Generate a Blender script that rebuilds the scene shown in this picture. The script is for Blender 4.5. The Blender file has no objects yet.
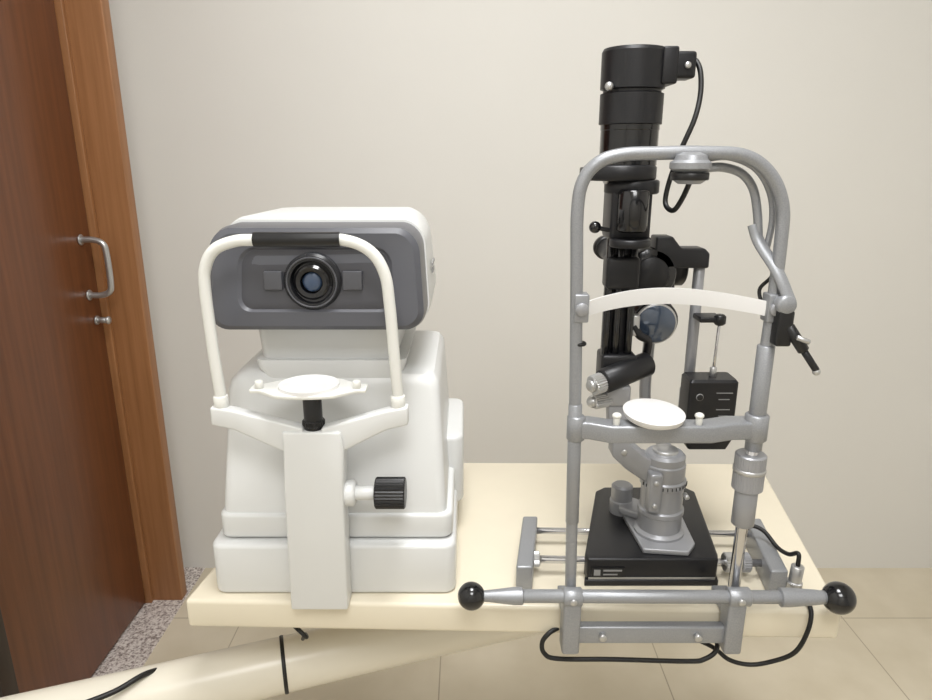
import bpy, bmesh, math, random
from mathutils import Vector, Matrix
SC=bpy.context.scene
COL=SC.collection
try:
    SC.view_settings.view_transform='Standard'
except Exception: pass

# ---------------------------------------------------------------- materials
def lin(c):
    return tuple(((v/255)/12.92 if v/255<=0.04045 else (((v/255)+0.055)/1.055)**2.4) for v in c)+(1,)
def mat(name,rgb,rough=.5,metal=0,noise=0,nscale=20,bump=0,bscale=300,coat=0,spec=.5):
    m=bpy.data.materials.new(name);m.use_nodes=True
    nt=m.node_tree;b=nt.nodes['Principled BSDF']
    b.inputs['Base Color'].default_value=lin(rgb);b.inputs['Roughness'].default_value=rough
    b.inputs['Metallic'].default_value=metal;b.inputs['Coat Weight'].default_value=coat
    b.inputs['Specular IOR Level'].default_value=spec
    tc=nt.nodes.new('ShaderNodeTexCoord')
    if noise:
        n=nt.nodes.new('ShaderNodeTexNoise');n.inputs['Scale'].default_value=nscale;n.inputs['Detail'].default_value=4
        nt.links.new(tc.outputs['Object'],n.inputs['Vector'])
        r=nt.nodes.new('ShaderNodeValToRGB')
        r.color_ramp.elements[0].position=.3;r.color_ramp.elements[1].position=.7
        r.color_ramp.elements[0].color=lin([v*(1-noise) for v in rgb]);r.color_ramp.elements[1].color=lin([min(255,v*(1+noise)) for v in rgb])
        nt.links.new(n.outputs['Fac'],r.inputs['Fac']);nt.links.new(r.outputs['Color'],b.inputs['Base Color'])
    if bump:
        n=nt.nodes.new('ShaderNodeTexNoise');n.inputs['Scale'].default_value=bscale
        nt.links.new(tc.outputs['Object'],n.inputs['Vector'])
        bp=nt.nodes.new('ShaderNodeBump');bp.inputs['Strength'].default_value=bump;bp.inputs['Distance'].default_value=.001
        nt.links.new(n.outputs['Fac'],bp.inputs['Height']);nt.links.new(bp.outputs['Normal'],b.inputs['Normal'])
    return m
def woodmat(name,c1,c2,rough=.35):
    m=bpy.data.materials.new(name);m.use_nodes=True
    nt=m.node_tree;b=nt.nodes['Principled BSDF'];b.inputs['Roughness'].default_value=rough
    tc=nt.nodes.new('ShaderNodeTexCoord');mp=nt.nodes.new('ShaderNodeMapping');mp.inputs['Scale'].default_value=(30,30,1.2)
    n=nt.nodes.new('ShaderNodeTexNoise');n.inputs['Scale'].default_value=2.2;n.inputs['Detail'].default_value=6;n.inputs['Roughness'].default_value=.6
    r=nt.nodes.new('ShaderNodeValToRGB');r.color_ramp.elements[0].position=.3;r.color_ramp.elements[1].position=.72
    r.color_ramp.elements[0].color=lin(c1);r.color_ramp.elements[1].color=lin(c2)
    nt.links.new(tc.outputs['Object'],mp.inputs['Vector']);nt.links.new(mp.outputs['Vector'],n.inputs['Vector'])
    nt.links.new(n.outputs['Fac'],r.inputs['Fac']);nt.links.new(r.outputs['Color'],b.inputs['Base Color'])
    return m
M_wall=mat('wall_paint',(223,221,216),.7,noise=.008,nscale=1.5,bump=.12,bscale=120)
M_ceil=mat('ceiling_paint',(238,238,236),.8)
M_white=mat('white_plastic',(217,218,217),.3)
M_ivory=mat('ivory_plastic',(225,225,220),.35)
M_chin=mat('chin_white',(230,229,228),.4)
M_dark=mat('dark_grey_plastic',(86,87,93),.32)
M_recess=mat('recess_panel_grey',(68,68,73),.3)
M_band=mat('recess_grey',(36,37,41),.25)
M_black=mat('black_plastic',(20,20,22),.35)
M_blackg=mat('black_gloss',(14,14,17),.18,coat=.3)
M_blackm=mat('black_metal',(28,28,31),.4,metal=.2,bump=.08,bscale=500)
M_glass=mat('lens_glass',(60,80,110),.05,metal=.3,coat=1)
M_glassb=mat('objective_glass',(70,82,100),.08,metal=.3,coat=1)
M_ham=mat('silver_grey_paint',(150,152,156),.36,metal=.4,noise=.05,nscale=900,bump=.18,bscale=900)
M_grey=mat('grey_enamel',(156,157,161),.36,metal=.35)
M_steel=mat('chrome',(205,205,208),.15,metal=1)
M_alu=mat('brushed_aluminium',(190,190,190),.35,metal=.8)
M_table=mat('cream_laminate',(226,217,196),.35,noise=.006)
M_arm=mat('cream_enamel',(224,218,203),.3)
M_rub=mat('black_rubber',(12,12,13),.5)
M_lab=mat('label_text',(140,140,140),.5)
M_door=woodmat('door_wood',(94,55,31),(118,71,42),.33)
M_frame=woodmat('frame_wood',(142,97,60),(166,117,77),.42)
M_frame_shaded=woodmat('frame_wood_shaded',(36,24,18),(46,31,23),.45)  # frame wood again, with the near jamb's shade put into its colour

def floor_mat():
    m=bpy.data.materials.new('floor_tiles');m.use_nodes=True
    nt=m.node_tree;b=nt.nodes['Principled BSDF'];b.inputs['Roughness'].default_value=.28
    tc=nt.nodes.new('ShaderNodeTexCoord');mp=nt.nodes.new('ShaderNodeMapping')
    mp.inputs['Location'].default_value=(-1.13+.6*4,-1.72+.6*6,0)
    br=nt.nodes.new('ShaderNodeTexBrick');br.offset=0;br.inputs['Scale'].default_value=1
    br.inputs['Brick Width'].default_value=.6;br.inputs['Row Height'].default_value=.6
    br.inputs['Mortar Size'].default_value=.0018;br.inputs['Mortar Smooth'].default_value=.1;br.inputs['Bias'].default_value=0
    n=nt.nodes.new('ShaderNodeTexNoise');n.inputs['Scale'].default_value=5;n.inputs['Detail'].default_value=5
    r=nt.nodes.new('ShaderNodeValToRGB');r.color_ramp.elements[0].position=.3;r.color_ramp.elements[1].position=.7
    r.color_ramp.elements[0].color=lin((202,191,168));r.color_ramp.elements[1].color=lin((217,207,186))
    nt.links.new(tc.outputs['Object'],mp.inputs['Vector']);nt.links.new(mp.outputs['Vector'],br.inputs['Vector'])
    nt.links.new(tc.outputs['Object'],n.inputs['Vector']);nt.links.new(n.outputs['Fac'],r.inputs['Fac'])
    nt.links.new(r.outputs['Color'],br.inputs['Color1']);nt.links.new(r.outputs['Color'],br.inputs['Color2'])
    br.inputs['Mortar'].default_value=lin((172,160,138))
    nt.links.new(br.outputs['Color'],b.inputs['Base Color'])
    return m
def granite_mat():
    m=bpy.data.materials.new('granite');m.use_nodes=True
    nt=m.node_tree;b=nt.nodes['Principled BSDF'];b.inputs['Roughness'].default_value=.35
    tc=nt.nodes.new('ShaderNodeTexCoord');n=nt.nodes.new('ShaderNodeTexNoise');n.inputs['Scale'].default_value=160;n.inputs['Detail'].default_value=2
    r=nt.nodes.new('ShaderNodeValToRGB');e=r.color_ramp.elements
    e[0].position=.34;e[0].color=lin((128,116,112));e[1].position=.6;e[1].color=lin((226,219,214))
    k=e.new(.46);k.color=lin((190,179,173))
    nt.links.new(tc.outputs['Object'],n.inputs['Vector']);nt.links.new(n.outputs['Fac'],r.inputs['Fac']);nt.links.new(r.outputs['Color'],b.inputs['Base Color'])
    return m
M_floor=floor_mat();M_gran=granite_mat()

# ---------------------------------------------------------------- builders
def empty(name,loc):
    o=bpy.data.objects.new(name,None);COL.objects.link(o);o.location=loc;o.empty_display_size=.05
    return o
def finish(name,verts,faces,m,parent=None,bevel=0,seg=3,smooth=True,ang=35):
    me=bpy.data.meshes.new(name);me.from_pydata([tuple(v) for v in verts],[],faces)
    bm=bmesh.new();bm.from_mesh(me);bmesh.ops.remove_doubles(bm,verts=bm.verts,dist=1e-6);bmesh.ops.recalc_face_normals(bm,faces=bm.faces)
    if bevel:
        ed=[e for e in bm.edges if len(e.link_faces)==2 and e.calc_face_angle(0)>math.radians(28)]
        bmesh.ops.bevel(bm,geom=ed,offset=bevel,segments=seg,profile=.5,affect='EDGES',clamp_overlap=True)
    bm.to_mesh(me);bm.free()
    if smooth:
        for p in me.polygons:p.use_smooth=True
        me.set_sharp_from_angle(angle=math.radians(ang))
    me.materials.append(m)
    o=bpy.data.objects.new(name,me);COL.objects.link(o)
    if parent:
        o.parent=parent;o.matrix_parent_inverse=Matrix.Translation(-Vector(parent.location))
    return o
def box(name,lo,hi,m,parent=None,bevel=0,seg=3,rot=0,smooth=True):
    x0,y0,z0=lo;x1,y1,z1=hi
    v=[(x,y,z) for z in(z0,z1) for x,y in((x0,y0),(x1,y0),(x1,y1),(x0,y1))]
    if rot:
        c=Vector(((x0+x1)/2,(y0+y1)/2,0));R=Matrix.Rotation(rot,3,'Z')
        v=[tuple(R@(Vector(q)-c)+c) for q in v]
    f=[(0,3,2,1),(4,5,6,7),(0,1,5,4),(1,2,6,5),(2,3,7,6),(3,0,4,7)]
    return finish(name,v,f,m,parent,bevel,seg,smooth)
def prism(name,pts,lo,hi,m,parent=None,axis='Z',bevel=0,seg=3):
    def mk(p,h):
        return {'Z':(p[0],p[1],h),'Y':(p[0],h,p[1]),'X':(h,p[0],p[1])}[axis]
    n=len(pts);v=[mk(p,lo) for p in pts]+[mk(p,hi) for p in pts]
    f=[tuple(range(n))[::-1],tuple(range(n,2*n))]+[(i,(i+1)%n,n+(i+1)%n,n+i) for i in range(n)]
    return finish(name,v,f,m,parent,bevel,seg)
def loft(name,loops,m,parent=None,caps=(True,True),ang=35,bevel=0):
    n=len(loops[0]);v=[q for l in loops for q in l];f=[]
    for k in range(len(loops)-1):
        for i in range(n):
            a=k*n+i;b=k*n+(i+1)%n
            f.append((a,b,b+n,a+n))
    if caps[0]:f.append(tuple(range(n))[::-1])
    if caps[1]:f.append(tuple(range((len(loops)-1)*n,len(loops)*n)))
    return finish(name,v,f,m,parent,bevel=bevel,ang=ang)
def lathe(name,a,b,prof,m,parent=None,n=40,ang=35):
    """prof: list of (distance along a->b in metres, radius)"""
    a=Vector(a);b=Vector(b);d=(b-a).normalized();u=d.orthogonal().normalized();w=d.cross(u)
    loops=[[a+d*t+(u*math.cos(2*math.pi*i/n)+w*math.sin(2*math.pi*i/n))*max(r,1e-4) for i in range(n)] for t,r in prof]
    return loft(name,loops,m,parent,ang=ang)
def cyl(name,a,b,r,m,parent=None,bev=.001,n=36,r2=None):
    L=(Vector(b)-Vector(a)).length;r2=r if r2 is None else r2;bev=min(bev,L*.3,r*.6)
    return lathe(name,a,b,[(0,r-bev),(bev,r),(L-bev,r2),(L,r2-bev)],m,parent,n,ang=50)
def knurl(name,a,b,r,m,parent=None,n=48,depth=.0012):
    a=Vector(a);b=Vector(b);d=(b-a).normalized();L=(b-a).length;u=d.orthogonal().normalized();w=d.cross(u)
    def lp(t,rr,k):
        return [a+d*t+(u*math.cos(2*math.pi*i/n)+w*math.sin(2*math.pi*i/n))*(rr-(k if i%2 else 0)) for i in range(n)]
    return loft(name,[lp(0,r-.002,0),lp(.0015,r,depth),lp(L-.0015,r,depth),lp(L,r-.002,0)],m,parent,ang=20)
def ball(name,c,r,m,parent=None,sx=1,sy=1,sz=1):
    bm=bmesh.new();bmesh.ops.create_uvsphere(bm,u_segments=32,v_segments=20,radius=r)
    vs=[(v.co.x*sx+c[0],v.co.y*sy+c[1],v.co.z*sz+c[2]) for v in bm.verts];fs=[tuple(v.index for v in f.verts) for f in bm.faces];bm.free()
    return finish(name,vs,fs,m,parent,ang=80)
def smoothpath(pts,sub=8):
    P=[Vector(p) for p in pts]
    if len(P)<3:return P
    Q=[P[0]*2-P[1]]+P+[P[-1]*2-P[-2]];out=[]
    for i in range(1,len(Q)-2):
        p0,p1,p2,p3=Q[i-1:i+3]
        for k in range(sub):
            t=k/sub
            out.append(.5*((2*p1)+(p2-p0)*t+(2*p0-5*p1+4*p2-p3)*t*t+(3*p1-p0-3*p2+p3)*t**3))
    out.append(P[-1]);return out
def tube(name,pts,r,m,parent=None,sub=8,n=16,flat=None):
    """sweep; flat=(half width, half height) gives an oval strap section"""
    P=smoothpath(pts,sub);loops=[];u=None
    for i,q in enumerate(P):
        d=(P[min(i+1,len(P)-1)]-P[max(i-1,0)]).normalized()
        if u is None:
            u=d.cross(Vector((0,1,0)))
            if u.length<.1:u=d.cross(Vector((0,0,1)))
            u.normalize()
        else:
            u=(u-d*u.dot(d)).normalized()
        w=d.cross(u);ru,rw=(r,r) if flat is None else flat
        loops.append([q+u*math.cos(2*math.pi*k/n)*ru+w*math.sin(2*math.pi*k/n)*rw for k in range(n)])
    return loft(name,loops,m,parent,ang=60)
def rrect(x0,x1,z0,z1,r,n=6):
    out=[]
    for cx,cz,a in((x1-r,z1-r,0),(x0+r,z1-r,90),(x0+r,z0+r,180),(x1-r,z0+r,270)):
        for k in range(n+1):
            t=math.radians(a+90*k/n);out.append((cx+r*math.cos(t),cz+r*math.sin(t)))
    return out

# ---------------------------------------------------------------- room
YB=1.976
box('floor',(-1.6,-1.6,-.05),(2.1,2.1,0),M_floor,smooth=False)
box('wall_back',(-1.04,YB,0),(2.0,YB+.1,2.7),M_wall,smooth=False)
box('wall_right',(1.9,-1.5,0),(2.0,YB,2.7),M_wall,smooth=False)
box('wall_front',(-1.04,-1.6,0),(2.0,-1.5,2.7),M_wall,smooth=False)
wl=empty('wall_left',(-1.0,0,0))
box('wall_segment_far',(-1.08,1.84,0),(-.972,YB+.1,2.7),M_wall,wl,smooth=False)
box('wall_segment_near',(-1.08,-1.6,0),(-.972,1.06,2.7),M_wall,wl,smooth=False)
box('wall_segment_over_door',(-1.08,1.06,2.12),(-.972,1.84,2.7),M_wall,wl,smooth=False)
box('ceiling',(-1.1,-1.6,2.7),(2.0,2.08,2.78),M_ceil,smooth=False)
box('door_threshold',(-1.05,1.0,0),(-.877,YB,.003),M_gran,smooth=False)
tf=empty('trim_door_frame',(-.94,1.45,0))
box('jamb_far',(-1.04,1.80,.003),(-.884,1.84,2.12),M_frame,tf,bevel=.002)
box('jamb_stop',(-1.03,1.785,.003),(-.972,1.80,2.10),M_frame,tf,bevel=.002)
box('jamb_near',(-1.04,1.055,.003),(-.884,1.095,2.12),M_frame_shaded,tf,bevel=.002)
box('head_jamb',(-1.04,1.055,2.08),(-.884,1.84,2.12),M_frame,tf,bevel=.002)
dr=empty('door_1',(-1.0,1.1,0))
box('door_panel',(-1.026,1.10,.012),(-.988,1.782,2.075),M_door,dr,bevel=.002)
# pull handle (D shaped) and lock
hy=1.735;za,zb=1.126,.982
tube('pull_handle',[(-.988,hy,za),(-.955,hy,za),(-.932,hy,za-.010),(-.926,hy,za-.035),(-.926,hy,zb+.035),(-.932,hy,zb+.010),(-.955,hy,zb),(-.988,hy,zb)],.0078,M_alu,dr)
for z in(za,zb):
    cyl('handle_rosette',(-.988,hy,z),(-.984,hy,z),.014,M_alu,dr)
cyl('lock_rosette',(-.988,hy+.015,.911),(-.982,hy+.015,.911),.012,M_alu,dr)
cyl('lock_cylinder',(-.982,hy+.015,.911),(-.958,hy+.015,.911),.008,M_alu,dr)
ball('lock_turn',(-.955,hy+.015,.911),.011,M_alu,dr,sx=.6)

# ceiling lamp
cl=empty('ceiling_light',(.10,.6,2.69))
box('lamp_housing',(-.2,.3,2.665),(.4,.9,2.70),M_ceil,cl,bevel=.004)
mE=bpy.data.materials.new('lamp_diffuser');mE.use_nodes=True
mE.node_tree.nodes['Principled BSDF'].inputs['Emission Color'].default_value=(.985,.985,.99,1)
mE.node_tree.nodes['Principled BSDF'].inputs['Emission Strength'].default_value=6
box('lamp_diffuser',(-.17,.33,2.655),(.37,.87,2.667),mE,cl)
def area(name,loc,size,e,col=(.985,.985,.985),rot=(0,0,0)):
    l=bpy.data.lights.new(name,'AREA');l.shape='SQUARE';l.size=size;l.energy=e;l.color=col
    o=bpy.data.objects.new(name,l);COL.objects.link(o);o.location=loc;o.rotation_euler=rot
    return o
area('ceiling_lamp_light',(.10,.6,2.64),.55,22)
area('rear_fill_light',(.1,-.7,2.66),.8,28)  # added fill light behind the camera, without a lamp fixture
w=bpy.data.worlds.new('world');SC.world=w;w.use_nodes=True
w.node_tree.nodes['Background'].inputs[0].default_value=(.97,.98,1,1);w.node_tree.nodes['Background'].inputs[1].default_value=.3

# ---------------------------------------------------------------- table
tb=empty('instrument_table',(.1,1.0,.75))
TP=[(-.384,.787),(.500,.762),(.579,1.214),(-.322,1.222)]
prism('table_top',TP,.706,.75,M_table,tb,bevel=.006,seg=4)
prism('support_plate',[(0,.90),(.3,.90),(.3,1.12),(0,1.12)],.693,.707,M_arm,tb,bevel=.002)
cyl('swivel_post',(.15,1.02,.56),(.15,1.02,.70),.045,M_arm,tb,bev=.003)
tube('swing_arm',[(.19,1.035,.567),(-.107,.945,.562),(-.402,.85,.556),(-.75,.74,.548)],.042,M_arm,tb,n=32)
ball('swing_arm_cap',(.19,1.035,.567),.042,M_arm,tb)
cyl('pivot_column_upper',(-.75,.74,.60),(-.75,.74,.02),.06,M_arm,tb,bev=.004)
cyl('pivot_column_foot',(-.75,.74,.0),(-.75,.74,.02),.13,M_arm,tb,bev=.005)
a=Vector((-.107,.945,.562));b=Vector((-.402,.85,.556));d=(b-a).normalized();c=a+d*.19
cyl('cable_tie',c-d*.003,c+d*.003,.0435,M_rub,tb)
tube('loose_cable',[(-.27,.83,.70),(-.235,.80,.692),(-.225,.80,.68),(-.235,.83,.66),(-.25,.87,.62)],.003,M_rub,tb)
tube('loose_cable_2',[(-.66,.70,.56),(-.60,.72,.592),(-.55,.75,.600),(-.50,.785,.600),(-.47,.82,.60),(-.45,.87,.57)],.004,M_rub,tb)

# ---------------------------------------------------------------- autorefractor
ar=empty('autorefractor',(-.18,.95,.75))
prism('base_plate',rrect(-.347,-.014,.80,1.14,.016),.75,.826,M_white,ar,bevel=.006)
prism('moving_stage',rrect(-.337,-.018,.815,1.13,.016),.828,.864,M_white,ar,bevel=.005)
prism('rear_stage',rrect(-.325,-.004,.96,1.14,.018),.80,.915,M_white,ar,bevel=.007)
def rrl(x0,x1,y0,y1,z,r):return [(a,b,z) for a,b in rrect(x0,x1,y0,y1,r)]
loft('body',[rrl(-.333,-.026,.820,1.12,.860,.014),rrl(-.331,-.028,.824,1.12,.89,.014),rrl(-.325,-.036,.862,1.115,1.025,.014),rrl(-.322,-.038,.866,1.112,1.037,.014),rrl(-.314,-.044,.873,1.108,1.046,.014),rrl(-.302,-.055,.884,1.10,1.049,.012)],M_white,ar)
loft('body_brow',[rrl(-.268,-.092,.870,1.10,1.03,.016),rrl(-.285,-.083,.868,1.10,1.056,.016),rrl(-.287,-.081,.870,1.10,1.066,.016)],M_white,ar)
loft('neck',[rrl(-.279,-.096,.880,1.10,1.056,.014),rrl(-.283,-.090,.872,1.10,1.135,.014)],M_white,ar)
def hl(y,x0,x1,z0,z1,r,top=0,bow=.012):
    # head outline, upper part narrowed by "top"
    o=[]
    for a,b in rrect(x0,x1,z0,z1,r,8):
        k=(b-z0)/(z1-z0);cx=(x0+x1)/2
        a=cx+(a-cx)*(1-top*k);b2=b+ (bow*math.sin(math.pi*(a-x0)/(x1-x0)) if k>.5 else 0)
        o.append((a,y+.012*k,b2))
    return o
loft('head_front_bezel',[hl(.905,-.330,-.050,1.116,1.243,.026,.055),hl(.848,-.330,-.050,1.116,1.243,.026,.055),hl(.834,-.328,-.052,1.118,1.241,.026,.055),hl(.829,-.321,-.059,1.124,1.235,.022,.055),hl(.829,-.288,-.090,1.142,1.218,.018,.03),hl(.8325,-.284,-.094,1.145,1.215,.016,.03)],M_dark,ar,ang=28)
loft('head_recess_panel',[hl(.850,-.2835,-.0945,1.1455,1.2145,.016,.03),hl(.8322,-.2835,-.0945,1.1455,1.2145,.016,.03),hl(.8315,-.272,-.104,1.152,1.207,.014,.03)],M_recess,ar,ang=28)
loft('head_shell',[hl(.893,-.332,-.048,1.113,1.246,.028,.055),hl(.91,-.334,-.046,1.112,1.249,.030,.06),hl(1.05,-.327,-.044,1.116,1.249,.032,.10),hl(1.115,-.321,-.047,1.122,1.245,.034,.14),hl(1.13,-.308,-.059,1.135,1.233,.03,.16)],M_white,ar,ang=30)
hx=-.192
box('sensor_window_left',(hx-.060,.831,1.170),(hx-.038,.8365,1.193),M_dark,ar,bevel=.001)
box('sensor_window_right',(hx+.038,.831,1.170),(hx+.062,.8365,1.193),M_dark,ar,bevel=.001)
lathe('lens_ring',(hx,.850,1.180),(hx,.80,1.180),[(0,.036),(.018,.036),(.022,.033),(.022,.027),(.014,.024),(.014,.001)],M_band,ar,ang=30)
lathe('lens_barrel',(hx,.842,1.180),(hx,.80,1.180),[(0,.022),(.014,.022),(.017,.019),(.016,.014),(.006,.013),(.006,.0005)],M_blackg,ar,ang=30)
ball('lens_glass',(hx,.832,1.180),.0125,M_glass,ar,sy=.3)
ring=[(hx+.031*math.cos(t),.8275,1.180+.031*math.sin(t)) for t in [i*math.pi*2/36 for i in range(37)]]
tube('lens_trim_ring',ring,.0010,M_dark,ar,sub=1,n=8)
# side lettering on the head housing
for k,(z,l) in enumerate(((1.182,.05),(1.172,.035))):
    box('side_lettering',(-.0490,.95,z),(-.0468,.95+l,z+.004),M_lab,ar)
# forehead frame
TY=.79
tube('forehead_frame',[(-.3045,TY,1.03),(-.3085,TY,1.10),(-.3105,TY,1.178),(-.307,TY,1.206),(-.294,TY,1.226),(-.270,TY,1.2355),(-.2465,TY,1.237),(-.195,TY,1.2375),(-.1435,TY,1.237),(-.1125,TY,1.224),(-.0965,TY,1.198),(-.0915,TY,1.16),(-.088,TY,1.10),(-.084,TY,1.03)],.0070,M_ivory,ar,n=20)
tube('forehead_pad',[(-.247,TY,1.2375),(-.195,TY-.002,1.2375),(-.147,TY,1.2375)],.0088,M_black,ar,n=20)
cyl('frame_collar_l',(-.3055,TY,1.025),(-.3058,TY,1.045),.009,M_ivory,ar)
cyl('frame_collar_r',(-.0845,TY,1.025),(-.085,TY,1.045),.009,M_ivory,ar)
def wing(name,tip,root):
    x0,y0,z0=tip;x1,y1,z1=root;xm,ym,zm=x0+(x1-x0)*.25,y0-.004,z0-.004
    secs=[(x0,y0,z0,.012),(xm,ym,zm,.013),(x1,y1,z1,.022)]
    loops=[[(x,y-.009,z-h),(x,y+.009,z-h),(x,y+.009,z+h),(x,y-.009,z+h)] for x,y,z,h in secs]
    loft(name,loops,M_white,ar,bevel=.003)
wing('bracket_wing_l',(-.318,TY,1.020),(-.200,.774,.988))
wing('bracket_wing_r',(-.072,TY,1.020),(-.178,.774,.988))
prism('front_column',[(-.226,1.006),(-.154,1.006),(-.151,.985),(-.1545,.93),(-.1565,.752),(-.2320,.752),(-.2285,.93),(-.2255,.985)],.763,.797,M_white,ar,axis='Y',bevel=.003)
# chin rest
cyl('chin_post',(-.189,.778,.985),(-.189,.778,1.052),.0115,M_black,ar)
knurl('chin_post_collar',(-.189,.778,1.010),(-.189,.778,1.018),.014,M_black,ar)
cp=[]
for i in range(48):
    t=2*math.pi*i/48;x=.072*math.cos(t);y=.036*math.sin(t)
    cc=abs(math.cos(t));y*=(1-.6*max(0,(cc-.5)/.5)) if cc>.5 else 1
    if cc>.8:y=math.copysign(max(abs(y),.012),y) if abs(y)>1e-4 else 0
    cp.append((-.194+x,.788+y))
prism('chin_plate',cp,1.052,1.057,M_ivory,ar,bevel=.0015)
cq=[(-.194+.037*math.cos(2*math.pi*i/40),.788+.036*math.sin(2*math.pi*i/40)) for i in range(40)]
loft('chin_cup',[[(x,y,1.054) for x,y in cq],[(x,y,1.061) for x,y in cq],[(-.194+(x+.194)*.88,.788+(y-.788)*.86,1.0585) for x,y in cq]],M_chin,ar)
for sx in(-.060,.060):
    cyl('paper_pin',(-.194+sx,.782,1.057),(-.194+sx,.782,1.067),.005,M_ivory,ar)
# height knob
cyl('knob_boss',(-.165,.785,.913),(-.142,.785,.913),.017,M_white,ar,bev=.003)
cyl('knob_shaft',(-.150,.785,.913),(-.114,.785,.913),.0095,M_white,ar)
knurl('height_knob',(-.117,.785,.913),(-.078,.785,.913),.0205,M_black,ar,n=60)

# ---------------------------------------------------------------- slit lamp
sl=empty('slit_lamp',(.26,.9,.75))
FY=.76
# head-rest frame
tube('headrest_arch',[(.1365,FY,.79),(.134,FY,.90),(.131,FY,1.05),(.126,FY,1.20),(.1235,FY,1.27),(.128,FY,1.304),(.144,FY,1.324),(.170,FY,1.3325),(.21,FY,1.334),(.255,FY,1.3345),(.303,FY,1.331),(.333,FY,1.311),(.350,FY,1.279),(.3535,FY,1.24),(.3535,FY,1.172),(.352,FY,1.10)],.0073,M_ham,sl,n=20)
cyl('post_r_upper',(.352,FY,.985),(.352,FY,1.118),.0100,M_ham,sl)
cyl('post_r_lower',(.350,FY,.79),(.351,FY,.99),.0075,M_steel,sl)
cyl('post_l_sleeve',(.1345,FY,.885),(.1315,FY,1.045),.0082,M_ham,sl)
cyl('post_l_mark',(.133,FY,1.118),(.133,FY,1.122),.0080,M_rub,sl)
knurl('height_ring',(.3505,FY,.932),(.3505,FY,.980),.0186,M_grey,sl,n=72,depth=.0004)
cyl('height_ring_lip',(.3505,FY,.956),(.3505,FY,.962),.0195,M_alu,sl)
cyl('height_sleeve',(.3505,FY,.882),(.3505,FY,.937),.0138,M_grey,sl,bev=.002)
# forehead strap: flat moulded band
bp=[]
for i in range(25):
    t=i/24;x=.137+.212*t;s=math.sin(math.pi*t)
    bp.append((x,FY-.006+.05*s**.8,1.162+.006*s,.0085+.0012*s))
loft('forehead_strap',[[(x,y-.0018,z-h),(x,y-.0024,z),(x,y-.0018,z+h),(x,y+.0018,z+h),(x,y+.0012,z),(x,y+.0018,z-h)] for x,y,z,h in bp],M_chin,sl,ang=50)
for x in(.132,.353):
    cyl('strap_screw',(x,FY-.014,1.163),(x,FY-.006,1.163),.0075,M_grey,sl)
    box('strap_clip',(x-.0085,FY-.010,1.147),(x+.0085,FY+.010,1.180),M_ham,sl,bevel=.002)
# chin bracket: ends, swept arms, centre
cpts=[(.127,.752),(.127,.774),(.150,.776),(.178,.764),(.285,.764),(.320,.776),(.362,.776),(.362,.750),(.322,.748),(.292,.738),(.172,.738),(.148,.750)]
prism('chin_bracket',cpts,1.002,1.024,M_ham,sl,bevel=.003)
cyl('chin_bracket_boss_r',(.352,FY,.998),(.352,FY,1.032),.014,M_ham,sl,bev=.002)
cyl('chin_bracket_boss_l',(.1335,FY,.998),(.1335,FY,1.03),.011,M_ham,sl,bev=.002)
cq=[(math.cos(2*math.pi*i/44),math.sin(2*math.pi*i/44)) for i in range(44)]
CX,CY=.2265,.760
loft('chin_cup',[[(CX+.028*a,CY+.032*b,1.024) for a,b in cq],[(CX+.0345*a,CY+.043*b,1.029) for a,b in cq],[(CX+.036*a,CY+.0455*b,1.035) for a,b in cq],[(CX+.0335*a,CY+.043*b,1.036) for a,b in cq],[(CX+.020*a,CY+.026*b,1.031) for a,b in cq]],M_chin,sl,ang=50)
for x in(.179,.277):
    cyl('paper_pin',(x,.746,1.022),(x,.746,1.034),.004,M_ivory,sl)
    ball('paper_pin_head',(x,.746,1.035),.0055,M_ivory,sl,sz=.7)
# grip bar with ball ends
BY=.744;BZ=.787
cyl('grip_bar',(.06,BY,BZ+.001),(.462,BY,BZ-.001),.0085,M_ham,sl)
lathe('grip_taper_l',(.022,BY,BZ+.001),(.10,BY,BZ+.001),[(0,.007),(.012,.008),(.04,.0112),(.05,.0112),(.052,.0085)],M_ham,sl)
lathe('grip_taper_r',(.47,BY,BZ-.001),(.37,BY,BZ-.001),[(0,.007),(.02,.0095),(.055,.0120),(.066,.0120),(.068,.0085)],M_ham,sl)
ball('grip_ball_l',(.007,BY,BZ+.001),.0178,M_blackg,sl)
ball('grip_ball_r',(.479,BY,BZ-.002),.0205,M_blackg,sl)
cyl('grip_collar_l',(.1365-.012,BY,BZ),(.1365+.012,BY,BZ),.0120,M_ham,sl)
cyl('grip_collar_r',(.35-.014,BY,BZ),(.35+.014,BY,BZ),.0120,M_ham,sl)
for x in(.1365,.350):
    cyl('grip_screw',(x,BY-.0145,BZ),(x,BY-.010,BZ),.0045,M_alu,sl)
# clamps in front of the table edge
for x in(.1365,.348):
    box('clamp_jaw',(x-.0115,.735,.704),(x+.0115,.763,.782),M_ham,sl,bevel=.004)
    box('clamp_pad',(x-.011,.755,.7505),(x+.011,.80,.765),M_ham,sl,bevel=.002)
box('clamp_crossbar',(.145,.742,.716),(.340,.756,.742),M_ham,sl,bevel=.003)
for x in(.178,.302):
    cyl('clamp_screw',(x,.7355,.729),(x,.743,.729),.0050,M_alu,sl)
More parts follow.
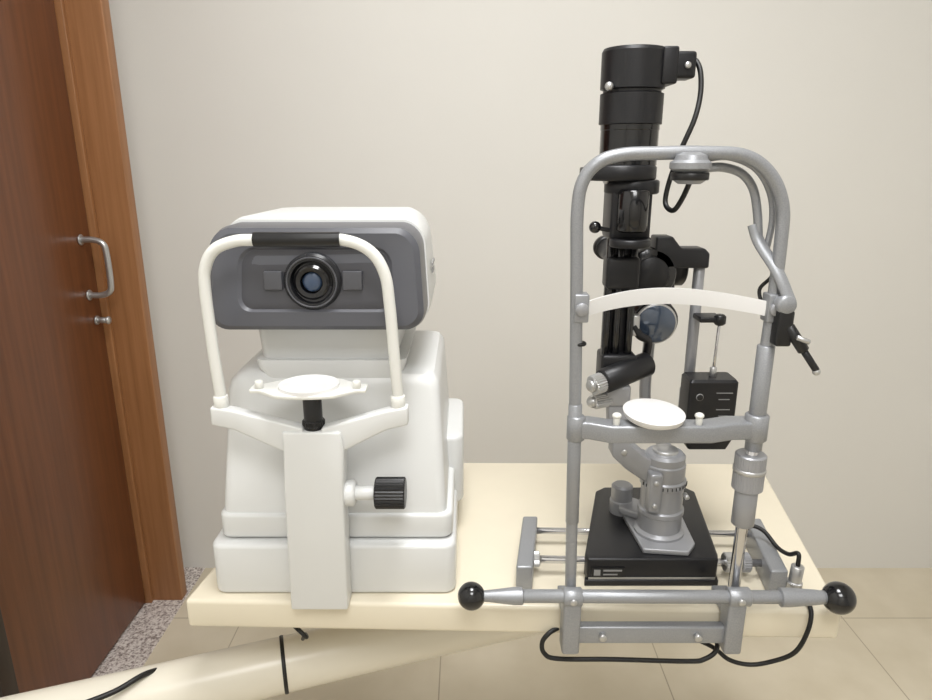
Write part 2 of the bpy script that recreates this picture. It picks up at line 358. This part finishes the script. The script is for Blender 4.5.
# rails
def skew(name,x0,x1,y0,y1,z0,z1,m,bev=.003,k=.15):
    return prism(name,[(x0,y0),(x1,y0),(x1+k*(y1-y0),y1),(x0+k*(y1-y0),y1)],z0,z1,m,sl,bevel=bev)
skew('rail_block_l',.069,.092,.808,.945,.75,.788,M_ham)
skew('rail_block_r',.414,.438,.795,.935,.75,.790,M_ham)
cyl('rail_rod_front',(.091,.848,.774),(.425,.838,.774),.0055,M_steel,sl)
cyl('rail_rod_rear',(.101,.925,.774),(.437,.915,.774),.005,M_steel,sl)
knurl('rail_wheel_l',(.096,.848,.774),(.106,.848,.774),.011,M_alu,sl)
knurl('rail_wheel_r',(.368,.84,.774),(.382,.84,.774),.014,M_alu,sl)
knurl('rail_wheel_r2',(.392,.84,.774),(.404,.84,.774),.014,M_grey,sl)
# black cross-slide base
bpz=[(.170,.822),(.352,.822),(.356,.835),(.384,1.02),(.372,1.036),(.235,1.036),(.218,1.022),(.168,.835)]
prism('slide_base',bpz,.757,.791,M_blackm,sl,bevel=.003)
prism('slide_base_plinth',[(.166,.818),(.354,.818),(.385,1.03),(.225,1.03)],.7505,.759,M_blackm,sl,bevel=.001)
box('slide_base_front_trim',(.172,.8205,.7585),(.350,.8215,.7625),M_alu,sl)
box('label_plate',(.176,.8195,.764),(.222,.8215,.778),M_black,sl)
box('label_strip_1',(.192,.819,.773),(.218,.8195,.7755),M_lab,sl)
box('label_strip_2',(.192,.819,.767),(.212,.8195,.769),M_lab,sl)
box('label_logo',(.179,.819,.7665),(.188,.8195,.7755),M_lab,sl)
# swivel plate + column
prism('swivel_plate',[(.250,.835),(.312,.828),(.328,.85),(.333,.93),(.300,.975),(.256,.965),(.243,.93)],.791,.799,M_grey,sl,bevel=.002)
PX,PY=.285,.885
lathe('pivot_column',(PX,PY,.797),(PX,PY,1.0),[(0,.036),(.006,.036),(.010,.031),(.034,.031),(.036,.033),(.042,.033),(.044,.030),(.078,.030),(.080,.0325),(.088,.0325),(.090,.030),(.112,.030),(.114,.0285),(.124,.0285),(.128,.025),(.129,.018)],M_grey,sl,ang=25)
cyl('column_cap',(PX,PY,.920),(PX,PY,.930),.018,M_alu,sl)
for i in range(14):
    a=math.radians(200+i*11)
    x=PX+.0332*math.cos(a);y=PY+.0332*math.sin(a)
    cyl('scale_mark',(x,y,.8785),(x,y,.8835),.0007,M_black,sl,n=8)
box('column_bracket',(.257,.850,.846),(.275,.872,.905),M_grey,sl,bevel=.004)
for x,z in((.265,.893),(.265,.858),(.309,.872)):
    cyl('column_screw',(x,.846,z),(x,.858,z),.0035,M_alu,sl)
lathe('side_knob',(.245,.955,.791),(.245,.955,.85),[(0,.018),(.02,.018),(.022,.016),(.024,.0165),(.044,.0165),(.047,.013)],M_grey,sl)
prism('foot_arm',[(.235,.93),(.262,.91),(.30,.90),(.30,.93),(.25,.975)],.800,.812,M_grey,sl,bevel=.003)
# cranked illumination arm: vertical limb, then elbow to the column
loft('arm_lower',[[(x0,y0,z),(x1,y0,z),(x1,y1,z),(x0,y1,z)] for x0,x1,y0,y1,z in ((.200,.228,.895,.918,1.01),(.204,.232,.890,.915,.96),(.209,.236,.886,.912,.935))],M_grey,sl,bevel=.003)
loft('arm_elbow',[[(x,y0,z0),(x,y1,z0),(x,y1,z1),(x,y0,z1)] for x,y0,y1,z0,z1 in ((.209,.884,.914,.918,.945),(.228,.880,.912,.900,.944),(.255,.870,.905,.884,.922),(.285,.866,.902,.880,.912))],M_grey,sl,bevel=.003)
cyl('arm_elbow_screw',(.226,.8795,.925),(.226,.886,.925),.005,M_alu,sl)
tube('arm_microscope',[(.296,.90,.915),(.296,.96,.918),(.288,1.0,.935),(.284,1.01,.98),(.285,1.01,1.07)],.01,M_grey,sl,n=18,flat=(.008,.012))
box('arm_joint_block',(.197,.890,.990),(.232,.94,1.022),M_grey,sl,bevel=.005)
# black horizontal centring cylinder with knurled ends
cyl('centring_barrel',(.262,.925,1.045),(.188,.885,1.030),.0175,M_blackm,sl,bev=.003)
knurl('centring_knob',(.190,.886,1.030),(.174,.8775,1.027),.0145,M_alu,sl)
cyl('centring_knob_cap',(.176,.8785,1.0275),(.169,.875,1.026),.009,M_alu,sl,bev=.002)
knurl('slit_knob',(.205,.90,1.000),(.180,.893,.998),.011,M_alu,sl)
ball('slit_knob_cap',(.179,.893,.998),.009,M_alu,sl)
# illumination tower
TX,TYY=.215,.93
lathe('lamp_house_top',(TX,TYY,1.370),(TX,TYY,1.50),[(0,.038),(.001,.0405),(.038,.0405),(.0395,.037),(.0425,.037),(.044,.041),(.088,.041),(.092,.039),(.093,.034),(.0915,.030)],M_blackm,sl,ang=25)
lathe('lamp_house_mid',(TX,TYY,1.318),(TX,TYY,1.40),[(0,.036),(.002,.0375),(.045,.0375),(.046,.038),(.053,.038)],M_blackg,sl,ang=25)
cyl('filter_disc',(TX-.010,TYY,1.300),(TX-.010,TYY,1.320),.048,M_blackm,sl,bev=.003)
box('filter_lever',(TX-.062,TYY-.018,1.303),(TX-.02,TYY+.01,1.317),M_blackm,sl,bevel=.002)
cyl('filter_band',(TX+.006,TYY-.006,1.283),(TX+.006,TYY-.006,1.301),.036,M_blackm,sl,bev=.002)
box('slit_housing',(TX-.024,TYY-.03,1.222),(TX+.030,TYY+.03,1.300),M_blackm,sl,bevel=.006)
cyl('slit_drum',(TX+.003,TYY-.034,1.235),(TX+.003,TYY-.034,1.29),.020,M_blackg,sl,bev=.003)
cyl('slit_ring',(TX+.003,TYY-.03,1.215),(TX+.003,TYY-.03,1.226),.027,M_blackm,sl,bev=.002)
for dx in(-.018,-.004,.014):
    cyl('tower_rod',(TX+dx,TYY-.012,1.03),(TX+dx,TYY-.012,1.225),.0055,M_blackg,sl)
box('tower_back',(TX-.020,TYY-.004,1.04),(TX+.020,TYY+.012,1.222),M_blackm,sl,bevel=.003)
box('prism_head',(TX-.024,TYY-.024,1.155),(TX+.022,TYY+.01,1.200),M_blackm,sl,bevel=.006)
box('tower_foot',(TX-.024,TYY-.024,1.020),(TX+.026,TYY+.018,1.062),M_blackm,sl,bevel=.005)
tube('tilt_lever',[(TX-.020,TYY-.02,1.235),(TX-.034,TYY-.022,1.238),(TX-.040,TYY-.022,1.240)],.003,M_black,sl)
ball('tilt_lever_knob',(TX-.043,TYY-.022,1.240),.008,M_blackg,sl)
ball('lamp_house_screw',(TX-.036,TYY-.030,1.415),.0055,M_alu,sl)
ball('lamp_house_screw_2',(TX-.034,TYY-.032,1.300),.004,M_alu,sl)
# plug & cable at top
box('lamp_plug',(.248,.905,1.425),(.288,.94,1.457),M_blackm,sl,bevel=.004)
box('lamp_plug_plate',(.244,.900,1.418),(.264,.945,1.462),M_blackm,sl,bevel=.003)
cyl('plug_screw',(.276,.9035,1.440),(.276,.9,1.440),.004,M_alu,sl)
tube('lamp_cable',[(.282,.925,1.450),(.291,.92,1.447),(.295,.91,1.432),(.294,.90,1.405),(.286,.89,1.375),(.273,.89,1.34),(.264,.90,1.30),(.261,.90,1.272),(.266,.88,1.264),(.270,.86,1.28),(.266,.82,1.305),(.258,.78,1.318)],.0033,M_rub,sl)
# microscope (patient side)
box('microscope_body',(.230,.985,1.125),(.312,1.10,1.200),M_blackm,sl,bevel=.010)
cyl('magnification_drum',(.270,.975,1.165),(.270,1.02,1.165),.038,M_blackg,sl,bev=.003)
cyl('magnification_drum_face',(.270,.970,1.165),(.270,.976,1.165),.026,M_blackm,sl,bev=.002)
cyl('drum_side',(.312,1.03,1.168),(.334,1.03,1.168),.029,M_blackm,sl,bev=.003)
cyl('objective_barrel',(.276,.955,1.097),(.276,1.03,1.107),.034,M_blackg,sl,bev=.003)
cyl('objective_rim',(.276,.951,1.0965),(.276,.956,1.097),.031,M_alu,sl,bev=.001)
cyl('objective_lens',(.276,.9495,1.0963),(.276,.9515,1.0965),.0285,M_glassb,sl,bev=.0008)
tube('prism_bracket',[(.238,.93,1.10),(.248,.93,1.085),(.262,.935,1.075),(.262,.94,1.05)],.006,M_blackm,sl)
box('prism_bracket_plate',(.236,.925,1.085),(.246,.94,1.115),M_alu,sl,bevel=.002)
for x in(.255,.305):
    cyl('eyepiece',(x,1.095,1.165),(x+(x-.28)*.3,1.19,1.175),.017,M_blackm,sl,bev=.003)
    cyl('eyecup',(x+(x-.28)*.3,1.19,1.175),(x+(x-.28)*.35,1.205,1.177),.021,M_black,sl,bev=.003)
prism('tonometer_shoulder',[(.274,1.172),(.274,1.220),(.298,1.220),(.312,1.203),(.346,1.203),(.354,1.195),(.354,1.174),(.31,1.174)],.975,1.008,M_blackm,sl,axis='Y',bevel=.003)
cyl('tonometer_post',(.345,.99,.93),(.345,.99,1.18),.0082,M_grey,sl)
cyl('tonometer_post_lower',(.345,.99,.925),(.345,.99,.985),.012,M_grey,sl)
tube('post_link',[(.345,.99,.94),(.325,.985,.93),(.300,.95,.92)],.009,M_grey,sl)
# test weight box, hanging on rod
TBX,TBY=.364,.955
loft('tonometer_box',[rrl(TBX-.028,TBX+.030,TBY-.018,TBY+.018,.905,.004),rrl(TBX-.036,TBX+.036,TBY-.022,TBY+.022,.922,.004),rrl(TBX-.036,TBX+.036,TBY-.022,TBY+.022,1.012,.004),rrl(TBX-.033,TBX+.033,TBY-.019,TBY+.019,1.016,.004)],M_blackm,sl)
cyl('box_dial',(TBX-.020,TBY-.0232,.990),(TBX-.020,TBY-.021,.990),.0055,M_lab,sl)
cyl('box_dial_face',(TBX-.020,TBY-.0240,.990),(TBX-.020,TBY-.0230,.990),.0046,M_black,sl)
for k,(a,b) in enumerate(((.004,.028),(.008,.024),(.006,.026),(.010,.024))):
    z=.996-k*.010-(.006 if k>1 else 0)
    box('box_text_line',(TBX+a,TBY-.0226,z),(TBX+b,TBY-.0219,z+.0012),M_lab,sl)
cyl('box_rod',(TBX+.004,TBY,1.012),(TBX+.006,TBY,1.098),.0022,M_steel,sl)
cyl('box_rod_base',(TBX+.004,TBY,1.014),(TBX+.004,TBY,1.030),.005,M_alu,sl)
cyl('box_rod_cap',(TBX+.006,TBY,1.094),(TBX+.006,TBY,1.110),.0085,M_black,sl,bev=.003)
box('box_hook_arm',(.340,TBY-.004,1.098),(TBX+.010,TBY+.030,1.106),M_blackm,sl,bevel=.002)
# fixation lamp under the arch
lathe('fixation_joint',(.242,.752,1.302),(.242,.752,1.35),[(0,.012),(.004,.018),(.010,.020),(.012,.016),(.016,.022),(.022,.022),(.025,.018),(.030,.016),(.033,.009)],M_ham,sl,ang=30)
cyl('fixation_joint_band',(.242,.752,1.306),(.242,.752,1.314),.0203,M_black,sl)
tube('fixation_arm',[(.260,.765,1.318),(.285,.775,1.319),(.310,.782,1.312),(.326,.785,1.295),(.334,.785,1.268),(.338,.782,1.235)],.0050,M_ham,sl)
tube('fixation_arm_upper',[(.260,.765,1.328),(.290,.772,1.330),(.322,.776,1.318),(.342,.778,1.293),(.349,.778,1.262),(.346,.778,1.225)],.0038,M_ham,sl)
tube('fixation_arm_lower',[(.331,.785,1.255),(.337,.777,1.235),(.352,.755,1.205),(.365,.742,1.172)],.0065,M_ham,sl,flat=(.007,.004))
cyl('fixation_hinge',(.360,.737,1.170),(.360,.762,1.170),.011,M_ham,sl,bev=.002)
box('fixation_clip',(.352,.737,1.122),(.370,.757,1.164),M_black,sl,bevel=.003)
cyl('fixation_lamp_body',(.366,.742,1.145),(.384,.735,1.118),.0065,M_black,sl)
cyl('fixation_lamp_tip',(.384,.735,1.118),(.399,.730,1.096),.0040,M_blackm,sl)
ball('fixation_lamp_end',(.399,.730,1.095),.0045,M_alu,sl)
cyl('fixation_lamp_pin',(.372,.732,1.135),(.386,.728,1.130),.003,M_alu,sl)
tube('fixation_cable',[(.349,.782,1.225),(.356,.775,1.20),(.345,.78,1.18),(.350,.77,1.160),(.362,.75,1.152)],.0022,M_rub,sl)
# connectors & cable at right
cyl('connector_plug',(.450,.80,.752),(.452,.80,.795),.0085,M_alu,sl)
knurl('connector_plug_ring',(.450,.80,.762),(.450,.80,.772),.011,M_alu,sl)
tube('slide_cable',[(.405,.88,.79),(.418,.88,.808),(.434,.87,.806),(.444,.845,.795),(.448,.82,.800),(.4515,.803,.812),(.452,.80,.795)],.003,M_rub,sl)
tube('power_cable',[(.456,.80,.756),(.458,.78,.758),(.455,.757,.752),(.449,.750,.725),(.436,.75,.695),(.41,.76,.672),(.385,.765,.664),(.360,.77,.668),(.34,.78,.68),(.30,.79,.695)],.0030,M_rub,sl)
tube('under_cable',[(.125,.775,.715),(.112,.768,.712),(.103,.765,.700),(.106,.763,.684),(.125,.762,.676),(.20,.762,.675),(.30,.763,.671),(.325,.765,.673),(.342,.77,.685),(.345,.79,.70)],.0032,M_rub,sl)

# ---------------------------------------------------------------- camera
cam=bpy.data.cameras.new('camera');co=bpy.data.objects.new('camera',cam);COL.objects.link(co)
co.location=(0,0,1.33);co.rotation_euler=(math.radians(74),0,0)
cam.sensor_width=36;cam.lens=26.0;cam.clip_start=.01
SC.camera=co
